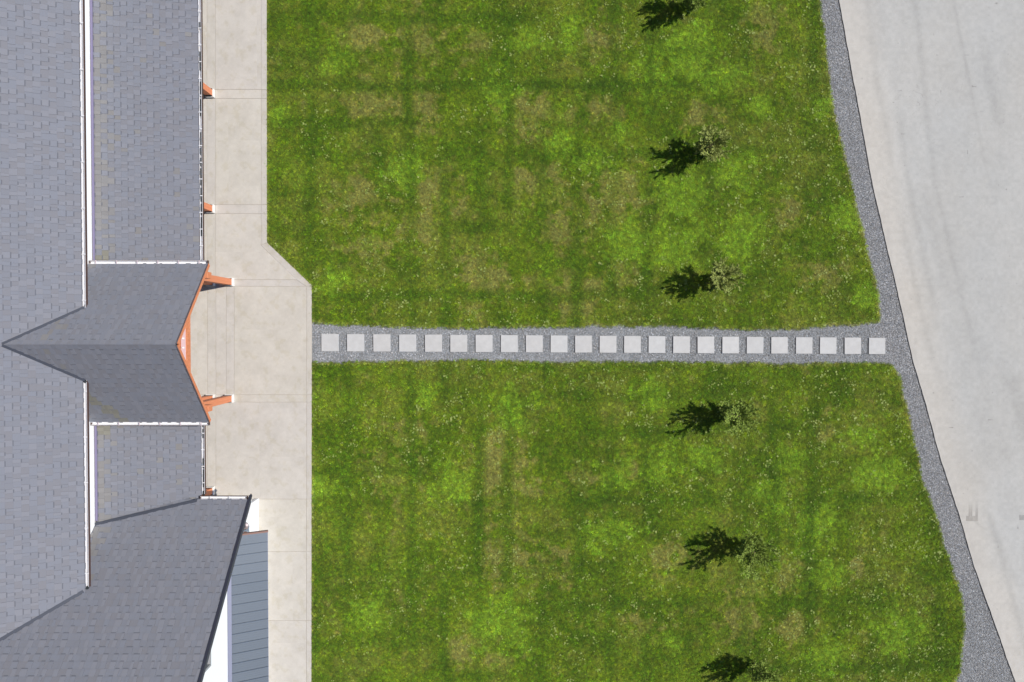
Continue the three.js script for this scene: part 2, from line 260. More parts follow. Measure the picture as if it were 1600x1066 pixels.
{
  const r = rngOf(15); let k = 0;
  const P = (pts) => {   // one concrete panel; shrunk by the joint
    const w = plan(pts, 0.06); const cx = w.reduce((s, p) => s + p[0], 0) / w.length, cz = w.reduce((s, p) => s + p[1], 0) / w.length, gap = 0.006;
    const q = w.map(([x, z]) => { const dx = cx - x, dz = cz - z; return [x + Math.sign(dx) * Math.min(gap, Math.abs(dx)), z + Math.sign(dz) * Math.min(gap, Math.abs(dz))]; });
    mesh('concrete_panel', slabGeo(q, 0.0485, 0.06, 0.003), concMats[k++ % 6], walk);
  };
  const R = (x0, x1, y0, y1) => P([[x0, y0], [x1, y0], [x1, y1], [x0, y1]]);
  const cols = (xs, y0, y1) => { for (let i = 0; i < xs.length - 1; i++) R(xs[i], xs[i + 1], y0, y1); };
  const up = [236, 323, 336, 407.7, 416.5];
  for (const [a, b] of [[-200, -54], [-54, -40], [-40, 140], [140, 154], [154, 320], [320, 334]]) cols(up, a, b);
  cols([236, 323, 336], 334, 437);
  P([[336, 334], [407.7, 334], [407.7, 383], [463.5, 437], [336, 437]]);
  P([[407.7, 334], [416.5, 334], [417, 379.5], [407.7, 383]]);
  P([[407.7, 383], [417, 379.5], [487, 446.5], [479, 448], [463.5, 437]]);
  P([[336, 437], [463.5, 437], [477.5, 447.5], [336, 447.5]]);
  cols([236, 323, 336], 437, 447.5);
  cols([236, 324, 337, 353, 365.5, 479, 486.5], 447.5, 617);
  cols([236, 324, 337, 353, 365.5, 479, 486.5], 617, 628.5);
  cols([236, 324, 337, 479, 486.5], 628.5, 780);
  for (const [a, b] of [[780, 862], [862, 970], [970, 1085], [1085, 1200]]) cols([390, 478.5, 486], a, b);
}

// ---------------------------------------------------------------- the house
const HB = new THREE.Vector3(-14, 0, 0);
const house = new THREE.Group(); house.name = numbered('house'); house.position.copy(HB); scene.add(house);
tag(house, 'white house with grey shingle roofs, cedar entry gable and porch posts, left of the walkway', 'house');
const part = (name, geo, mat) => { const m = mesh(name, geo, mat, house); m.position.copy(HB).negate(); return m; };
const M = {
  white: std(lin(232, 231, 228), 0.6), wallWhite: std(lin(236, 236, 233), 0.75), liner: std(lin(226, 224, 224), 0.45),
  brown: std(lin(78, 58, 52), 0.5), dark: std(lin(54, 55, 66), 0.5, { metalness: 0.2 }), flash: std(lin(70, 73, 82), 0.5, { metalness: 0.3 }),
  deck: std(lin(66, 67, 73), 0.95), soffit: std(lin(196, 128, 84), 0.8), stone: std(lin(222, 217, 208), 0.8), debris: std(lin(38, 42, 44), 0.95),
  glass: std(lin(40, 48, 56), 0.08), grey: std(lin(150, 150, 150), 0.5), lamp: std(lin(150, 138, 138), 0.45, { metalness: 0.3 }), lampDark: std(lin(92, 82, 84), 0.5), galv: std(lin(196, 178, 182), 0.5), bolt: std(lin(238, 236, 234), 0.35)
};
const woodTex = dataTex(256, 512, (i, j, o) => { const g = fbm(i / 7, j / 90, 161, 4), f = vn(i / 1.5, j / 30, 163); const v = (g - 0.5) * 46 + (f - 0.5) * 22; o[0] = 206 + v * 0.9; o[1] = 127 + v * 0.7; o[2] = 86 + v * 0.6; });
woodTex.repeat.set(2, 0.8);
const wood = std(0xffffff, 0.7, { map: woodTex, bumpMap: woodTex, bumpScale: 0.002 });
const woodDark = std(lin(190, 150, 150), 0.75, { map: woodTex });

// roof planes
const porchE = at(311, 300, 2.6).x, wallX = at(143, 300, 3.3).x, mainE = at(126, 300, 4.65).x;
const gFront = at(325, 410, 3.5).x, gZ0 = at(232, 413, 3.5).z, gZ1 = at(232, 659, 3.5).z, gR = (gZ0 + gZ1) / 2, gHalf = (gZ1 - gZ0) / 2;
const gTop = CAM_H - (800 + gFront * 0 - 275 > 0 ? -gFront * FOC / 525 : 0), gSlope = (gTop - 3.5) / gHalf;
const mSlope = (gTop - 4.65) / (mainE - at(3, 541, gTop).x);
const rakeX = at(391, 775, 2.75).x, wE = at(350, 781, 2.75).z, wSlope = 0.885, wRidge = 11.6, pSlope = 0.7 / (porchE - wallX);
const mainH = (x) => 4.65 + mSlope * (mainE - x), porchH = (x) => 2.6 + pSlope * (porchE - x), gableH = (z) => gTop - gSlope * Math.abs(z - gR), wingH = (z) => 2.75 + wSlope * (wRidge - wE - Math.abs(z - wRidge));
const wingWallX = at(405, 830, 0).x;

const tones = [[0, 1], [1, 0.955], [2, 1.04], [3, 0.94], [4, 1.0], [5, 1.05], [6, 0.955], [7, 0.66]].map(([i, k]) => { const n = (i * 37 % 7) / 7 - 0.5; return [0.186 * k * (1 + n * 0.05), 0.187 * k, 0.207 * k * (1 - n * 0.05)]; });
const stainMix = [[0, 0, 0], [0.245, 0.222, 0.185], [0.225, 0.205, 0.125]];
const toneMats = []; for (let s = 0; s < 3; s++) toneMats.push(tones.map(([r, g, b]) => { const t = s === 1 ? 0.5 : s ? 0.6 : 0; const k = g / 0.187 * 0.88; return std(new THREE.Color(lerp(r, stainMix[s][0] * k, t), lerp(g, stainMix[s][1] * k, t), lerp(b, stainMix[s][2] * k, t)), 0.93); }));
const unit = new THREE.BoxGeometry(1, 1, 1);
const EXPO = 0.183;
function shingles(roof, O, A, U, L, S, inside, seed, stain) {
  const N = new THREE.Vector3().crossVectors(A, U); if (N.y < 0) N.negate();
  const Z = new THREE.Vector3().crossVectors(A, N); const dirU = Z.dot(U) > 0 ? 1 : -1;
  const r = rngOf(seed), all = [], bands = [];
  for (let k = 0; k * EXPO < S - 0.02; k++) {
    let s = -r() * 0.3, flip = r() < 0.5; const len = Math.min(EXPO, S - k * EXPO);
    while (s < L) {
      const raised = (flip = !flip); let w = raised ? 0.08 + r() * 0.11 : 0.08 + r() * 0.16; const a = Math.max(0, s), b = Math.min(L, s + w); s += w; if (b - a < 0.02) continue;
      const c = O.clone().addScaledVector(A, (a + b) / 2).addScaledVector(U, (k + 0.5) * EXPO);
      if (!inside(c)) continue;
      const tilt = 0.042 * dirU; const m = new THREE.Matrix4().makeBasis(A, N, Z);
      const lift = 0.0085 + (raised ? 0.0055 : 0) + r() * 0.001;
      m.multiply(new THREE.Matrix4().makeRotationX(tilt)).scale(new THREE.Vector3(b - a - 0.003, 0.007, len + 0.012));
      const p = c.clone().addScaledVector(N, lift).addScaledVector(U, 0.006); m.setPosition(p);
      const tone = Math.floor(r() * 7), tn = raised ? [2, 5, 0, 4, 2, 1, 5][tone] : [0, 1, 3, 6, 4, 1, 3][tone];
      const st = stain ? stain(c, r) : 0;
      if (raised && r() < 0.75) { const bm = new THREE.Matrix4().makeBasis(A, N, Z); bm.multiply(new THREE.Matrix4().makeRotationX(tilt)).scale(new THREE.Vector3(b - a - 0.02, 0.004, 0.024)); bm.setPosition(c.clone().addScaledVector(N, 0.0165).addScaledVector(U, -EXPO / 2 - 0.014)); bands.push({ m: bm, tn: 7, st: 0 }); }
      all.push({ m, p, tn, st, near: p.distanceTo(camera.position) + (inView(p) ? 0 : 100) });
    }
  }
  all.sort((x, y) => x.near - y.near);
  const keep = roof.userData.keep;
  all.slice(0, keep).forEach(q => { const me = new THREE.Mesh(unit, toneMats[q.st][q.tn]); me.name = numbered('shingle'); me.castShadow = me.receiveShadow = true; q.m.decompose(me.position, me.quaternion, me.scale); roof.add(me); });
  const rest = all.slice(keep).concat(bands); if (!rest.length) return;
  const n = rest.length, src = unit.toNonIndexed(), sp = src.attributes.position, sn = src.attributes.normal, vc = sp.count;
  const pos = new Float32Array(n * vc * 3), nor = new Float32Array(n * vc * 3), col = new Float32Array(n * vc * 3), v = new THREE.Vector3(), nm = new THREE.Matrix3();
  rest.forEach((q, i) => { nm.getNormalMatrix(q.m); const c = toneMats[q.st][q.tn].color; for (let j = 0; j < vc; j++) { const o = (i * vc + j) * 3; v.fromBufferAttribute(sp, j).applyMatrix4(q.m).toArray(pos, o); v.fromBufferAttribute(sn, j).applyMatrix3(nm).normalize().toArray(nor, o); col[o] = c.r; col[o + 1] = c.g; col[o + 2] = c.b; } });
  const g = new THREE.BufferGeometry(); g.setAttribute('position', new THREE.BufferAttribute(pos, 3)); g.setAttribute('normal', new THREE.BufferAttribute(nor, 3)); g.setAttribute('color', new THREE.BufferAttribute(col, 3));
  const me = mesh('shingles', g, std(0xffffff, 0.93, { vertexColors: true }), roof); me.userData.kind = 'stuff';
}
function inView(p) { const [x, y] = toPx(p); return x > -20 && x < 1620 && y > -20 && y < 1086; }
// a sloping deck: corner O, along A (length L), up the slope U (length S), 0.12 thick below
function deckGeo(O, A, U, L, S, th = 0.12) {
  const N = new THREE.Vector3().crossVectors(A, U); if (N.y < 0) N.negate(); const Z = new THREE.Vector3().crossVectors(A, N);
  const g = new THREE.BoxGeometry(L, th, S); const c = O.clone().addScaledVector(A, L / 2).addScaledVector(U, S / 2).addScaledVector(N, -th / 2);
  g.applyMatrix4(new THREE.Matrix4().makeBasis(A, N, Z).setPosition(c)); return g;
}
const V = (x, y, z) => new THREE.Vector3(x, y, z);
function roofPart(name, O, A, U, L, S, inside, seed, stain, keep = 300) {
  const m = part(name, deckGeo(O, A, U, L, S), M.deck); m.userData.keep = keep; shingles(m, O, A, U, L, S, inside, seed, stain); delete m.userData.keep; return m;
}
const ridgeX = -19.5, mainNorth = -15.5;
const ax = V(1, 0, 0), az = V(0, 0, 1);
const upMain = V(-1, mSlope, 0).normalize(), upPorch = V(-1, pSlope, 0).normalize(), upGn = V(0, gSlope, 1).normalize(), upGs = V(0, gSlope, -1).normalize(), upW = V(0, wSlope, 1).normalize();
// main roof: deck in three runs so that nothing pokes out, shingles on the visible slope
const mainS = (mainE - ridgeX) / -upMain.x;
const mainRoof = part('main_roof', deckGeo(V(mainE, 4.65, mainNorth), az, upMain, 11.0 - mainNorth, mainS), M.deck); mainRoof.userData.keep = 300;
shingles(mainRoof, V(mainE, 4.65, mainNorth), az, upMain, 11 - mainNorth, mainS, p => mainH(p.x) > wingH(p.z) - 0.12 && gableH(p.z) < mainH(p.x) + 0.12 , 201, (p, r) => 0); delete mainRoof.userData.keep;
part('main_roof_back', deckGeo(V(ridgeX - (mainE - ridgeX), 4.65, mainNorth), az, V(1, mSlope, 0).normalize(), 11 - mainNorth, mainS), M.deck);
const stP = (p, r) => { const a = p.x - wallX; const corner = Math.min(Math.abs(p.z - gZ0), Math.abs(p.z - gZ1)); return r() < 0.75 * (1 - sst(0.1, 0.75, a)) || r() < 0.5 * (1 - sst(0.1, 1.2, a + corner)) || r() < 0.025 ? (corner < 0.4 && a < 0.5 ? 2 : 1) : 0; };
const pS = (porchE - wallX) / -upPorch.x;
const hideG = (p) => p.z < gZ0 + 0.25 || p.z > gZ1 - 0.25;
roofPart('porch_roof', V(porchE, 2.6, mainNorth), az, upPorch, gZ0 + 0.3 - mainNorth, pS, p => true, 206, stP);
roofPart('porch_roof', V(porchE, 2.6, gZ1 - 0.3), az, upPorch, 6.4 - gZ1 + 0.3, pS, p => hideG(p) && porchH(p.x) > wingH(p.z) - 0.12, 202, stP);
// entry gable
const gL = gFront - (-14.2), gS = gHalf / upGn.z;
const gIn = p => p.x > wallX - 0.05 || gableH(p.z) > mainH(p.x) - 0.12;
const stG = (p, r) => { const a = p.x - wallX, d = gZ1 - p.z; const streak = Math.abs((a - 0.15) - (1.2 - d) * 0.75); return (d > 0 && d < 1.35 && a > -0.4 && r() < 0.85 * (1 - sst(0.05, 0.32, streak))) ? 2 : (a > -0.1 && r() < 0.5 * (1 - sst(0, 0.5, a + 0.2)) ? 1 : 0); };
roofPart('entry_gable_roof', V(-14.2, 3.5, gZ0), ax, upGn, gL, gS, gIn, 203, (p, r) => p.x > wallX - 0.1 && r() < 0.5 * (1 - sst(0, 0.6, p.x - wallX + 0.2)) ? 1 : 0);
roofPart('entry_gable_roof', V(-14.2, 3.5, gZ1), ax, upGs, gL, gS, gIn, 204, stG);
{ // ridge caps of the entry gable
  const r = rngOf(31); const gs = [];
  const cap = part('ridge_cap', bx(-14, gFront, gTop - 0.02, gTop + 0.004, gR - 0.02, gR + 0.02), M.deck);
  for (let x = -13.9; x < gFront - 0.02; x += 0.15) for (const s of [-1, 1]) {
    const me = new THREE.Mesh(unit, toneMats[0][Math.floor(r() * 7)]); me.name = numbered('shingle'); me.castShadow = true;
    me.scale.set(Math.min(0.165, gFront - x), 0.008, 0.15); me.rotation.x = s * Math.atan(gSlope); me.rotation.order = 'ZXY'; me.rotation.z = 0.03;
    me.position.set(x + 0.075, gTop + 0.021 - 0.073 * gSlope * Math.cos(Math.atan(gSlope)), gR + s * 0.073 * Math.cos(Math.atan(gSlope))); cap.add(me);
  }
}
// wing
const wL = rakeX + 19.5, wS = (wRidge - wE) / upW.z;
const wIn = p => (p.x < wallX - 0.02 ? wingH(p.z) > mainH(p.x) - 0.12 : (p.x < porchE ? wingH(p.z) > porchH(p.x) - 0.12 : true));
const stW = (p, r) => { const a = p.x - wallX; return a > 0 && a < 0.6 && p.z < 7.5 && r() < 0.6 * (1 - sst(0.1, 0.6, a)) ? 1 : 0; };
roofPart('wing_roof', V(-19.5, 2.75, wE), ax, upW, wL, wS, wIn, 205, stW);
part('wing_roof_back', deckGeo(V(-19.5, 2.75, 2 * wRidge - wE), ax, V(0, wSlope, -1).normalize(), wL, wS), M.deck);

// strips lying along a line (valley flashing, drip edges)
function strip(name, a, b, w, th, mat, upv = V(0, 1, 0)) {
  const d = b.clone().sub(a), L = d.length(); d.normalize(); const side = new THREE.Vector3().crossVectors(d, upv).normalize(), n = new THREE.Vector3().crossVectors(side, d).normalize();
  const g = new THREE.BoxGeometry(L, th, w); g.applyMatrix4(new THREE.Matrix4().makeBasis(d, n, side).setPosition(a.clone().add(b).multiplyScalar(0.5))); return part(name, g, mat);
}
const gableAtMain = (x, s) => { const h = mainH(x); return V(x, h + 0.03, gR + s * (gTop - h) / gSlope); };
const xTop = mainE - (gTop - 4.65) / mSlope;
for (const s of [-1, 1]) strip('valley_flashing', gableAtMain(xTop + 0.02, s), gableAtMain(mainE + 0.06, s), 0.08, 0.03, M.flash);
const wv = (x, h) => V(x, h + 0.03, wE + (h - 2.75) / wSlope);
strip('valley_flashing', wv(mainE - 0.02, mainH(mainE)), wv(-16, mainH(-16)), 0.12, 0.03, M.flash);
strip('valley_flashing', wv(porchE - 0.05, Math.max(2.77, porchH(porchE))), wv(wallX + 0.02, porchH(wallX)), 0.12, 0.03, M.flash);
strip('wall_flashing', V(wallX + 0.06, porchH(wallX) + 0.02, mainNorth), V(wallX + 0.06, porchH(wallX) + 0.02, gZ0 - 0.1), 0.06, 0.03, std(lin(120, 112, 138), 0.5));
strip('wall_flashing', V(wallX + 0.06, porchH(wallX) + 0.02, gZ1 + 0.1), V(wallX + 0.06, porchH(wallX) + 0.02, wE + 0.5), 0.06, 0.03, std(lin(120, 112, 138), 0.5));
// rake trims of the entry gable and of the wing
for (const s of [-1, 1]) {
  const e = V(gFront - 0.01, 3.5 + 0.01, gR + s * gHalf), t = V(gFront - 0.01, gTop + 0.01, gR);
  strip('drip_edge', e.clone().add(V(0, 0.012, 0)), t.clone().add(V(0, 0.012, 0)), 0.016, 0.012, M.brown);
  const L = e.distanceTo(t), g = new THREE.BoxGeometry(0.03, 0.09, L - 0.02); g.rotateX(s * Math.atan(gSlope)); g.translate(gFront - 0.002, (3.5 + gTop) / 2 - 0.075, gR + s * gHalf / 2); part('bargeboard', g, wood);
}
{
  const e = V(rakeX - 0.03, 2.75 + 0.03, wE - 0.12), t = V(rakeX - 0.03, wingH(wRidge) + 0.02, wRidge); e.y = 2.78 - 0.12 * wSlope;
  strip('rake_trim', e, t, 0.07, 0.04, M.dark);
  const L = e.distanceTo(t), g = new THREE.BoxGeometry(0.03, 0.12, L); g.rotateX(-Math.atan(wSlope)); g.translate(rakeX - 0.03, (e.y + t.y) / 2 - 0.09, (e.z + t.z) / 2); part('bargeboard', g, M.dark);
}

// walls
const WT = 0.18;
part('wall', bx(wallX - WT, wallX, 0, 4.55, mainNorth + 0.4, 7.35), M.wallWhite);
part('wall', bx(wallX, wingWallX - WT, 0, 2.9, 5.96, 5.96 + WT), M.wallWhite);
part('wall', bx(-26.3, wallX - WT, 0, 4.5, mainNorth + 0.4, mainNorth + 0.4 + WT), M.wallWhite);
part('wall', bx(-26.5, -26.3, 0, 4.5, mainNorth + 0.4, 11), M.wallWhite);
const zN = 5.96, zS = 2 * wRidge - zN;
{ // gable end wall of the wing, with an opening cut for its window
  const wz = [at(319, 1011, 4.2).z, at(319, 1046, 4.2).z], wy = [3.95, 4.85];
  const sh = new THREE.Shape([[zN, 0], [zS, 0], [zS, wingH(zS) - 0.16], [wRidge, wingH(wRidge) - 0.16], [zN, wingH(zN) - 0.16]].map(([z, y]) => new THREE.Vector2(-z, y)));
  const h = new THREE.Path([[-wz[0], wy[0]], [-wz[1], wy[0]], [-wz[1], wy[1]], [-wz[0], wy[1]]].map(([a, b]) => new THREE.Vector2(a, b))); sh.holes.push(h);
  const g = new THREE.ExtrudeGeometry(sh, { depth: WT, bevelEnabled: false }); g.rotateY(Math.PI / 2); g.translate(wingWallX - WT, 0, 0); part('gable_wall', g, M.wallWhite);
  const w = part('window', bx(wingWallX - 0.1, wingWallX - 0.085, wy[0] + 0.02, wy[1] - 0.02, wz[0] + 0.02, wz[1] - 0.02), M.glass);
  const f = []; const o = 0.05; f.push(bx(wingWallX - 0.12, wingWallX + 0.02, wy[0] - 0.002, wy[0] + o, wz[0] - 0.02, wz[1] + 0.02), bx(wingWallX - 0.12, wingWallX + 0.02, wy[1] - o, wy[1] + 0.002, wz[0] - 0.02, wz[1] + 0.02), bx(wingWallX - 0.12, wingWallX + 0.02, wy[0] + o, wy[1] - o, wz[0] - 0.02, wz[0] + o), bx(wingWallX - 0.12, wingWallX + 0.02, wy[0] + o, wy[1] - o, wz[1] - o, wz[1] + 0.02));
  mesh('frame', mergeGeometries(f), M.grey, w);
  part('wall', bx(-19, wingWallX - WT, 0, 2.9, zS - WT, zS), M.wallWhite); part('wall', bx(-19.2, -19, 0, 2.9, zN, zS), M.wallWhite);
}
part('corner_board', rbx(wingWallX - 0.09, wingWallX + 0.02, 0.05, 2.7, zN - 0.02, zN + 0.1), M.white);
{ // front door and porch windows, in the shade of the porch
  const d = part('door', rbx(wallX + 0.002, wallX + 0.05, 0.06, 2.15, gR - 0.48, gR + 0.48), woodDark); mesh('handle', rbx(wallX + 0.05, wallX + 0.1, 0.98, 1.12, gR + 0.36, gR + 0.4), M.dark, d);
  for (const z of [-9, -5.2, 4.2]) { const w = part('window', bx(wallX + 0.001, wallX + 0.012, 0.9, 2.1, z - 0.6, z + 0.6), M.glass); mesh('frame', mergeGeometries([bx(wallX + 0.001, wallX + 0.04, 0.83, 0.9, z - 0.67, z + 0.67), bx(wallX + 0.001, wallX + 0.04, 2.1, 2.17, z - 0.67, z + 0.67), bx(wallX + 0.001, wallX + 0.04, 0.9, 2.1, z - 0.67, z - 0.6), bx(wallX + 0.001, wallX + 0.04, 0.9, 2.1, z + 0.6, z + 0.67)]), M.white, w); }
}

// gutters: an open trough with a brown face, white inside, and hangers across
function gutter(a, b, out, w, seed, { spacing = 0.52, dirt = 0, hanger = M.liner } = {}) {
  const d = b.clone().sub(a), L = d.length(); d.normalize(); const h = 0.11, t = 0.009; const r = rngOf(seed);
  const basis = new THREE.Matrix4().makeBasis(out, V(0, 1, 0), new THREE.Vector3().crossVectors(out, V(0, 1, 0)));
  const flip = new THREE.Vector3().crossVectors(out, V(0, 1, 0)).dot(d) > 0 ? 1 : -1;
  basis.setPosition(flip > 0 ? a : b);
  const U = (x0, x1, y0, y1, th) => { const s = new THREE.Shape(); s.moveTo(x0, y1); s.lineTo(x0, y0); s.lineTo(x1 - 0.02, y0); s.lineTo(x1, y0 + 0.03); s.lineTo(x1, y1); s.lineTo(x1 - th, y1); s.lineTo(x1 - th, y0 + 0.03 + th * 0.5); s.lineTo(x1 - 0.02 - th * 0.5, y0 + th); s.lineTo(x0 + th, y0 + th); s.lineTo(x0 + th, y1); s.closePath(); const g = new THREE.ExtrudeGeometry(s, { depth: L, bevelEnabled: false }); g.applyMatrix4(basis); return g; };
  const gm = part('gutter', U(0, w, -h, 0, 0.012), M.brown);
  mesh('liner', U(0.0125, w - 0.0125, -h + 0.0125, 0.004, t), M.liner, gm);
  const caps = [bx(0.001, w - 0.001, -h + 0.001, -0.001, -0.008, 0), bx(0.001, w - 0.001, -h + 0.001, -0.001, L, L + 0.008)]; const cg = mergeGeometries(caps); cg.applyMatrix4(basis); mesh('end_cap', cg, M.brown, gm);
  const hg = bx(0.004, w - 0.004, 0.0045, 0.012, -0.012, 0.012);
  for (let s = 0.2 + r() * 0.2; s < L; s += spacing) { const q = hg.clone(); q.translate(0, 0, s); q.applyMatrix4(basis); mesh('hanger', q, hanger, gm); }
  if (dirt) { const ds = []; for (let s = 0; s < L;) { const len = 0.1 + r() * 0.5; if (r() < dirt) { const g = new RoundedBoxGeometry(w * (0.45 + r() * 0.3), 0.05, len, 1, 0.012); g.translate(w * (0.5 + (r() - 0.5) * 0.2), -h + 0.06 + r() * 0.02, s + len / 2); ds.push(g); } s += len + r() * 0.12; } if (ds.length) { const g = mergeGeometries(ds); g.applyMatrix4(basis); const m = mesh('leaf_litter', g, M.debris, gm); m.userData.kind = 'stuff'; } }
  return gm;
}
const gableMain = (s) => gableAtMain(mainE, s).z;
gutter(V(mainE, 4.64, mainNorth), V(mainE, 4.64, gableMain(-1) - 0.03), ax, 0.115, 41, { spacing: 1.3 });
gutter(V(mainE, 4.64, gableMain(1) + 0.03), V(mainE, 4.64, wE + (4.65 - 2.75) / wSlope - 0.12), ax, 0.115, 42, { spacing: 1.3 });
gutter(V(porchE, 2.59, mainNorth), V(porchE, 2.59, gZ0 - 0.12), ax, 0.11, 43, { dirt: 0.8 });
gutter(V(porchE, 2.59, gZ1 + 0.12), V(porchE, 2.59, wE - 0.14), ax, 0.11, 44, { dirt: 0.7 });
gutter(V(wallX + 0.02, 3.5, gZ0), V(gFront - 0.03, 3.5, gZ0), V(0, 0, -1), 0.12, 45, { spacing: 0.62, hanger: M.galv });
gutter(V(wallX + 0.02, 3.5, gZ1), V(gFront - 0.03, 3.5, gZ1), az, 0.12, 46, { spacing: 0.62, hanger: M.galv });
gutter(V(porchE + 0.02, 2.74, wE), V(rakeX - 0.12, 2.74, wE), V(0, 0, -1), 0.11, 47, { spacing: 0.6 });
for (const [px, py, h] of [[128, 490, 4.65], [128, 596, 4.65], [128, 919, 4.65]]) { const p = at(px + 1.5, py, h); part('downspout_outlet', new THREE.CylinderGeometry(0.045, 0.045, 0.03, 14).translate(mainE + 0.06, 4.64, p.z), M.debris); }
// fascia boards behind the gutters
part('fascia', bx(mainE - 0.03, mainE - 0.002, 4.46, 4.62, mainNorth, gableMain(-1)), M.white); part('fascia', bx(mainE - 0.03, mainE - 0.002, 4.46, 4.62, gableMain(1), 7.3), M.white);
part('fascia', bx(porchE - 0.03, porchE - 0.002, 2.4, 2.57, mainNorth, gZ0 + 0.3), wood); part('fascia', bx(porchE - 0.03, porchE - 0.002, 2.4, 2.57, gZ1 - 0.3, wE), wood);
part('soffit', bx(wallX, mainE - 0.04, 4.45, 4.465, mainNorth, gableMain(-1)), M.white); part('soffit', bx(wallX, mainE - 0.04, 4.45, 4.465, gableMain(1), 7.3), M.white);
part('fascia', bx(wallX, gFront - 0.06, 3.3, 3.47, gZ0 + 0.002, gZ0 + 0.03), wood); part('fascia', bx(wallX, gFront - 0.06, 3.3, 3.47, gZ1 - 0.03, gZ1 - 0.002), wood);
part('fascia', bx(porchE, rakeX - 0.05, 2.55, 2.72, wE + 0.002, wE + 0.03), wood);
part('soffit', bx(porchE, rakeX - 0.05, 2.52, 2.535, wE + 0.035, zN), M.white);

// posts on their pale plinths
function post(px, py, top) {
  const p = at(px, py, 0.06); const m = part('post', rbx(p.x - 0.11, p.x + 0.11, 0.2, top, p.z - 0.11, p.z + 0.11, 0.012), wood);
  mesh('plinth', rbx(p.x - 0.145, p.x + 0.145, 0.055, 0.2, p.z - 0.145, p.z + 0.145, 0.012), M.stone, m);
  mesh('bracket', mergeGeometries([bx(p.x - 0.12, p.x + 0.12, 0.2, 0.3, p.z - 0.122, p.z - 0.112), bx(p.x - 0.12, p.x + 0.12, 0.2, 0.3, p.z + 0.112, p.z + 0.122)]), M.debris, m);
  return p;
}
const pF0 = post(359.5, 441, 3.2), pF1 = post(359.5, 622.5, 3.2), pR0 = post(330, 441, 2.88), pR1 = post(330, 622.5, 2.88);
for (const y of [-47, 147, 327, 766]) post(329.5, y, 2.42);
part('porch_beam', rbx(pR0.x - 0.1, pR0.x + 0.1, 2.42, 2.6, mainNorth + 0.3, 5.6, 0.01), wood);
for (const p of [pF0, pF1]) { // side beams over the posts, running out under the rake
  const m = part('side_beam', rbx(wallX, -9.27, 2.9, 3.19, p.z - 0.1, p.z + 0.1, 0.012), wood); void m;
}
const bX1 = -9.79, bX0 = -9.95;
part('tie_beam', rbx(bX0, bX1, 3.2, 3.5, gR - 2.2, gR + 2.2, 0.012), wood);
{ // planked gable infill above the tie beam, with its steel plate
  const n = 17, w = 3.9 / n; const base = part('gable_panel', bx(bX0 - 0.045, bX0 - 0.03, 3.3, 3.5, gR - 1.9, gR + 1.9), wood);
  for (let i = 0; i < n; i++) { const z = gR - 1.95 + (i + 0.5) * w; const hTop = gableH(Math.abs(z - gR) + w / 2 + gR) - 0.14; if (hTop > 3.55) mesh('plank', rbx(bX0 - 0.03, bX0 - 0.004, 3.35, hTop, z - w / 2 + 0.004, z + w / 2 - 0.004, 0.005), wood, base); }
  const pl = part('steel_plate', rbx(bX0 + 0.012, bX1 - 0.012, 3.5, 3.512, gR - 0.62, gR + 0.62, 0.003), M.galv);
  for (const z of [-0.42, -0.14, 0.14, 0.42]) mesh('bolt', new THREE.CylinderGeometry(0.025, 0.028, 0.03, 8).translate((bX0 + bX1) / 2, 3.525, gR + z), M.bolt, pl);
}
// wall lamp beside the metal canopy
{
  const p = at(382, 822, 1.7); const l = part('wall_lamp', new THREE.LatheGeometry([[0, 0.06], [0.05, 0.055], [0.12, 0.02], [0.135, -0.01], [0.13, -0.012], [0.06, 0.03]].map(([a, b]) => new THREE.Vector2(a, b)), 20).translate(p.x, 1.7, p.z), M.lamp);
  mesh('cap', new THREE.CylinderGeometry(0.055, 0.065, 0.05, 16).translate(p.x, 1.78, p.z), M.lampDark, l);
  mesh('arm', bx(wingWallX - 0.002, p.x, 1.79, 1.82, p.z - 0.015, p.z + 0.015), M.lampDark, l);
}
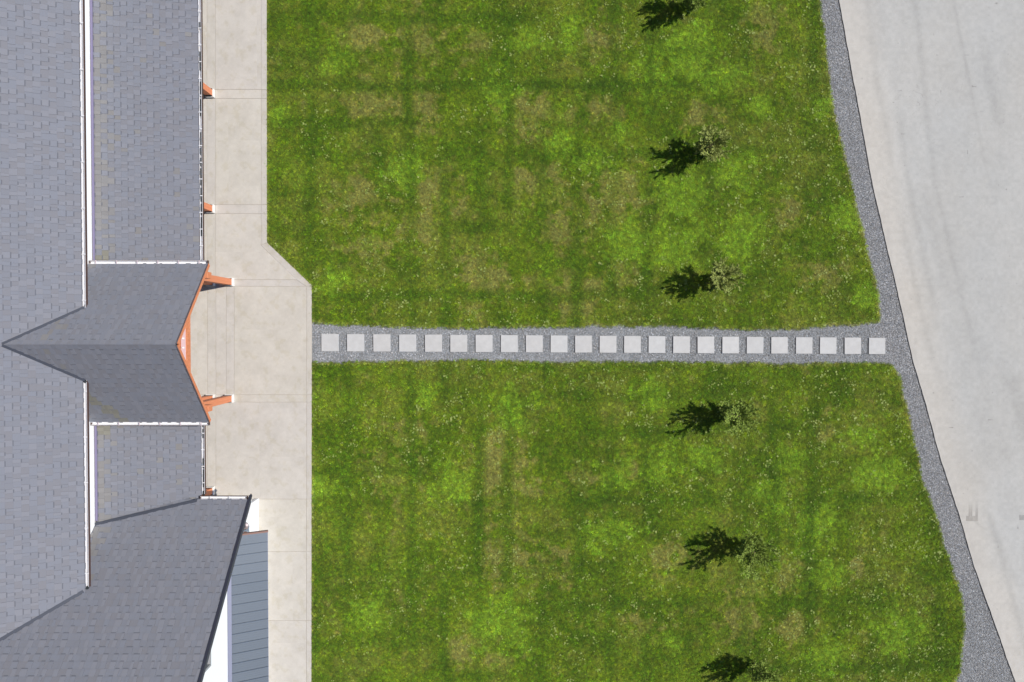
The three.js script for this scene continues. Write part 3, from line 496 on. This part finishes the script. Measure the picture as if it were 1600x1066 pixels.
// standing seam canopy against the wing
{
  const x1 = at(418, 950, 2.2).x, z0 = at(400, 834, 2.35).z, z1 = 13.2, y0 = 2.72, y1 = 2.2; const d = V(x1 - wingWallX, y1 - y0, 0), L = d.length(); d.normalize(); const n = V(-d.y, d.x, 0);
  const metal = [0, 1, 2].map(i => std(new THREE.Color(0.115 + i * 0.006, 0.134 + i * 0.006, 0.158 + i * 0.006), 0.42, { metalness: 0.25 })), ribM = std(new THREE.Color(0.085, 0.105, 0.135), 0.45, { metalness: 0.25 });
  const B = new THREE.Matrix4().makeBasis(d, n, V(0, 0, 1)).setPosition(V(wingWallX, y0, 0)); const put = (g) => { g.applyMatrix4(B); return g; };
  const c = part('metal_canopy', put(bx(0, L - 0.01, -0.06, -0.012, z0, z1)), M.brown); const r = rngOf(61);
  const step = 0.31; let k = 0;
  for (let z = z0; z < z1 - 0.01; z += step, k++) {
    const e = Math.min(z + step, z1);
    mesh('metal_panel', put(mergeGeometries([bx(0.1, L, -0.012, 0, z + 0.001, e - 0.001), ...[0.28, 0.5, 0.72].map(t => bx(0.12, L - 0.01, 0, 0.006, z + step * t - 0.012, z + step * t + 0.012))])), metal[Math.floor(r() * 3)], c);
    if (k) mesh('seam', put(bx(0.1, L + 0.012, 0, 0.034, z - 0.011, z + 0.011)), ribM, c);
  }
  mesh('ridge_flashing', put(bx(-0.001, 0.115, 0.0, 0.036, z0, z1)), std(new THREE.Color(0.2, 0.205, 0.27), 0.45, { metalness: 0.2 }), c);
  mesh('edge_trim', put(bx(0, L + 0.03, -0.1, 0.03, z0 - 0.05, z0 - 0.001)), std(lin(126, 92, 80), 0.6), c);
  mesh('edge_trim', put(bx(L, L + 0.02, -0.1, -0.004, z0, z1)), std(lin(96, 104, 122), 0.5), c);
  for (let z = z0 + 0.3; z < z1; z += 1.6) mesh('bracket', mergeGeometries([bx(wingWallX, x1 - 0.1, 2.02, 2.1, z - 0.05, z + 0.05), bx(wingWallX, wingWallX + 0.08, 1.3, 2.02, z - 0.05, z + 0.05)]), wood, c);
}

// ---------------------------------------------------------------- young trees
const barkM = std(lin(112, 98, 78), 0.95), leafMs = [lin(146, 164, 74), lin(136, 156, 64), lin(154, 164, 84)].map(c => std(c, 0.8, { side: THREE.DoubleSide, vertexColors: true }));
function tubeGeo(pts, r0, r1, seg = 5) {
  const c = new THREE.CatmullRomCurve3(pts), n = pts.length * 2, g = new THREE.TubeGeometry(c, n, 1, seg, false), p = g.attributes.position;
  for (let i = 0; i <= n; i++) { const o = c.getPointAt(i / n), rr = lerp(r0, r1, i / n); for (let j = 0; j <= seg; j++) { const k = i * (seg + 1) + j; p.setXYZ(k, o.x + (p.getX(k) - o.x) * rr, o.y + (p.getY(k) - o.y) * rr, o.z + (p.getZ(k) - o.z) * rr); } }
  return g;
}
function youngTree(px, py, H, seed, label, { spread = 1, leaves = 1, lean = [0, 0] } = {}) {
  const r = rngOf(seed), base = at(px, py, 0.03); const t = new THREE.Group(); t.name = numbered('young_tree'); t.position.copy(base); scene.add(t);
  tag(t, label, 'tree', 'young trees in a row on the lawn');
  const top = V(lean[0], H, lean[1]); const stem = (h) => V(lean[0] * Math.pow(h / H, 1.4) + Math.sin(h * 5 + seed) * 0.012, h, lean[1] * Math.pow(h / H, 1.4) + Math.cos(h * 4.2 + seed) * 0.012);
  mesh('trunk', tubeGeo([0, 0.25, 0.5, 0.75, 1].map(k => stem(k * H)), 0.024, 0.005, 7), barkM, t);
  const br = [], tips = [];
  const nB = 34; for (let i = 0; i < nB; i++) {
    const f = 0.12 + 0.84 * (i / nB), h0 = f * H, az2 = i * 2.399 + r() * 0.8; const shape = Math.sin(Math.PI * clamp(0.16 + (1 - f) * 0.98, 0, 0.86)) * (0.75 + 0.5 * r());
    const len = (0.54 * shape + 0.05) * spread * (i % 3 === 0 ? 1.3 : 0.88); const rise = 0.35 + 0.5 * f + r() * 0.2;
    const s0 = stem(h0), dir = V(Math.cos(az2), rise, Math.sin(az2)).normalize(); const p1 = s0.clone().addScaledVector(dir, len * 0.5).add(V(0, -0.01, 0)), p2 = s0.clone().addScaledVector(dir, len).add(V((r() - .5) * 0.06, 0.03, (r() - .5) * 0.06));
    br.push(tubeGeo([s0, p1, p2], 0.008, 0.002, 4)); tips.push([s0, p1, p2, len]);
    for (let q = 0; q < 2; q++) { const o = s0.clone().lerp(p2, 0.45 + 0.3 * r()), d2 = V(Math.cos(az2 + (q ? 0.8 : -0.8)), rise * 0.8, Math.sin(az2 + (q ? 0.8 : -0.8))).normalize(), e = o.clone().addScaledVector(d2, len * 0.45); br.push(tubeGeo([o, o.clone().lerp(e, 0.5).add(V(0, 0.006, 0)), e], 0.004, 0.0015, 3)); tips.push([o, o.clone().lerp(e, 0.5), e, len * 0.45]); }
  }
  mesh('branches', mergeGeometries(br), barkM, t);
  // leaves: small folded blades along every twig
  const pos = [], col = [], leaf = (c, d, n, L, W, tone) => {
    const s = new THREE.Vector3().crossVectors(d, n).normalize(); const a = c, m = c.clone().addScaledVector(d, L * 0.5).addScaledVector(n, -0.1 * L), e = c.clone().addScaledVector(d, L); const l = c.clone().addScaledVector(d, L * 0.45).addScaledVector(s, W / 2), q = c.clone().addScaledVector(d, L * 0.45).addScaledVector(s, -W / 2);
    for (const v of [a, l, m, m, l, e, a, m, q, m, e, q]) { pos.push(v.x, v.y, v.z); col.push(tone, tone, tone * 0.96); }
  };
  for (const [a, b, c, len] of tips) {
    const n = Math.max(4, Math.round(len * 135 * leaves * (len > 0.25 ? 1.1 : 1.5)));
    for (let i = 0; i < n; i++) {
      const u = 0.12 + 0.9 * r(); const p = u < 0.5 ? a.clone().lerp(b, u * 2) : b.clone().lerp(c, Math.min(1.06, u * 2 - 1)); p.add(V((r() - .5) * 0.06, (r() - .5) * 0.05, (r() - .5) * 0.06));
      const d = V(r() - .5, (r() - .35) * 0.8, r() - .5).add(c.clone().sub(a).normalize().multiplyScalar(0.5)).normalize(), nn = V(r() - .5, 1.1, r() - .5).normalize(); leaf(p, d, nn, 0.05 + r() * 0.045, 0.024 + r() * 0.018, 0.62 + r() * 0.6);
    }
  }
  const g = new THREE.BufferGeometry(); g.setAttribute('position', new THREE.Float32BufferAttribute(pos, 3)); g.setAttribute('color', new THREE.Float32BufferAttribute(col, 3)); g.computeVertexNormals();
  mesh('crown', g, leafMs[seed % 3], t);
  return t;
}
youngTree(1077, 12, 1.34, 301, 'young tree at the top edge of the upper lawn, farthest from the path', { lean: [0.02, 0.06] });
youngTree(1100, 236, 1.25, 305, 'young tree in the middle of the upper lawn, between two others of its row', { lean: [-0.05, 0.1], spread: 1.1 });
youngTree(1115, 436, 1.24, 308, 'young tree on the upper lawn nearest the stepping stone path', { lean: [0.03, 0] });
youngTree(1138, 642, 1.3, 310, 'young tree on the lower lawn nearest the stepping stone path', { lean: [-0.02, 0.05], spread: 1.05 });
youngTree(1158, 847, 1.34, 313, 'young tree in the middle of the lower lawn, with a wide shadow', { lean: [0.05, -0.03], spread: 1.15 });
youngTree(1178, 1036, 1.4, 316, 'sparse young tree at the bottom edge of the lower lawn', { lean: [0, 0.02], leaves: 0.8 });

// ---------------------------------------------------------------- turf: blades, clover leaves, dead fringe
{
  const r = rngOf(400), pos = []; // a tuft of bent blades
  for (let i = 0; i < 9; i++) {
    const a = i / 9 * 6.283 + r() * 0.6, lean = 0.35 + r() * 0.9, L = 0.7 + r() * 0.6, w = 0.085 + r() * 0.05, ox = (r() - .5) * 0.9, oz = (r() - .5) * 0.9; const c = Math.cos(a), s = Math.sin(a);
    const P = (t, side) => [ox + c * lean * L * t * t - s * side * w, L * t * (1 - 0.25 * t), oz + s * lean * L * t * t + c * side * w];
    const b0 = P(0, 1), b1 = P(0, -1), m0 = P(0.55, 0.8), m1 = P(0.55, -0.8), e = P(1, 0); pos.push(...b0, ...b1, ...m0, ...m0, ...b1, ...m1, ...m0, ...m1, ...e);
  }
  const tuft = new THREE.BufferGeometry(); tuft.setAttribute('position', new THREE.Float32BufferAttribute(pos, 3)); tuft.computeVertexNormals();
  const spots = [], o = [0, 0, 0, 0, 0, 0];
  const want = 330000; let tries = 0;
  while (spots.length < want * 6 && tries++ < want * 3) {
    const x = lerp(-9.2, 16.2, r()), z = lerp(-12.9, 14.2, r()); const A = maskA.has(x, z); if (!A && !maskB.has(x, z)) continue;
    spots.push(x, z, A ? 0 : 1); if (spots.length >= want * 3) break;
  }
  // fringe along the edges
  for (const [k, P] of [[0, lawnA], [1, lawnB]]) for (let i = 0; i < P.length - 1; i++) { const [ax2, az2] = P[i], [cx, cz] = P[i + 1]; const L = Math.hypot(cx - ax2, cz - az2); if (L > 0.6) continue; for (let q = 0; q < L * 60; q++) { const t = r(), off = (r() - 0.5) * 0.12; spots.push(ax2 + (cx - ax2) * t + off, az2 + (cz - az2) * t + (r() - 0.5) * 0.12, k); } }
  const n = spots.length / 3; const im = new THREE.InstancedMesh(tuft, std(0xffffff, 0.9, { side: THREE.DoubleSide }), n); im.name = 'grass'; im.castShadow = im.receiveShadow = true;
  const m = new THREE.Matrix4(), q = new THREE.Quaternion(), yax = V(0, 1, 0), c = new THREE.Color();
  for (let i = 0; i < n; i++) {
    const x = spots[i * 3], z = spots[i * 3 + 1], P = spots[i * 3 + 2] ? maskB : maskA; lawnColour(x, z, o, 0);
    const d = P.dist(x, z); const fr = (1 - sst(0.01, 0.14, d)) * (0.3 + 0.7 * vn(x * 2.2, z * 2.2, 171)) * (r() < 0.6 ? 1 : 0.2);
    const k = (0.74 + r() * 0.62 + (r() < 0.06 ? 0.4 : 0)) * (0.76 + 0.34 * vn(x * 15, z * 15, 173) + 0.18 * vn(x * 34, z * 34, 175)); let R = lerp(o[0], 158, fr * 0.7), G = lerp(o[1], 148, fr * 0.7), B = lerp(o[2], 104, fr * 0.7);
    const y = r() - 0.5; c.setRGB(s2l(Math.min(255, (R + y * 22) * k * 1.02)), s2l(Math.min(255, G * k * 1.02)), s2l(Math.max(4, (B - y * 10) * k * 1.02))); im.setColorAt(i, c);
    const s = 0.026 + r() * 0.02 + o[4] * 0.006 - o[3] * 0.006; q.setFromAxisAngle(yax, r() * 6.283); m.compose(V(x, 0.028, z), q, V(s * 1.25, s * (0.8 + 0.5 * r()), s * 1.25)); im.setMatrixAt(i, m);
  }
  scene.add(im); tag(im, 'short patchy grass covering both lawns', 'grass', null, 'stuff');
  // pale broad leaves of clover and dandelion standing in the turf
  const lp = []; for (let i = 0; i < 6; i++) { const a = i / 6 * 6.283 + r() * 0.5, L = 0.8 + r() * 0.4, w = 0.26, cc = Math.cos(a), s = Math.sin(a); const P = (t, sd, y) => [cc * L * t - s * sd * w, y, s * L * t + cc * sd * w]; lp.push(...P(0.05, 0, 0), ...P(0.6, 1, 0.28), ...P(0.6, -1, 0.28), ...P(0.6, 1, 0.28), ...P(1, 0, 0.15), ...P(0.6, -1, 0.28)); }
  const ro = new THREE.BufferGeometry(); ro.setAttribute('position', new THREE.Float32BufferAttribute(lp, 3)); ro.computeVertexNormals();
  const ws = []; let g2 = 0; while (ws.length < 9000 && g2++ < 120000) { const x = lerp(-9, 15.5, r()), z = lerp(-12.8, 14, r()); if (!(maskA.has(x, z) || maskB.has(x, z))) continue; const dn = fbm(x * 0.35, z * 0.35, 181, 3) + 0.012 * x + 0.04 * Math.max(0, x - 6.5); lawnColour(x, z, o, 0); if (r() < sst(0.36, 0.7, dn) * (1 - 0.8 * o[4])) { ws.push([x, z]); const kk = Math.floor(r() * r() * 9); for (let i = 0; i < kk; i++) ws.push([x + (r() - .5) * 0.22, z + (r() - .5) * 0.22]); } }
  const wm = new THREE.InstancedMesh(ro, std(0xffffff, 0.75, { side: THREE.DoubleSide }), ws.length); wm.name = 'weeds'; wm.castShadow = wm.receiveShadow = true;
  ws.forEach(([x, z], i) => { const s = 0.014 + r() * r() * 0.034, k = r(); q.setFromAxisAngle(yax, r() * 6.28); m.compose(V(x, 0.055, z), q, V(s, s, s)); wm.setMatrixAt(i, m); wm.setColorAt(i, c.setRGB(s2l(128 + k * 46), s2l(148 + k * 36), s2l(62 + k * 44))); });
  scene.add(wm); tag(wm, 'pale leafy weeds dotted through both lawns', 'weeds', null, 'stuff');
}

renderer.render(scene, camera);
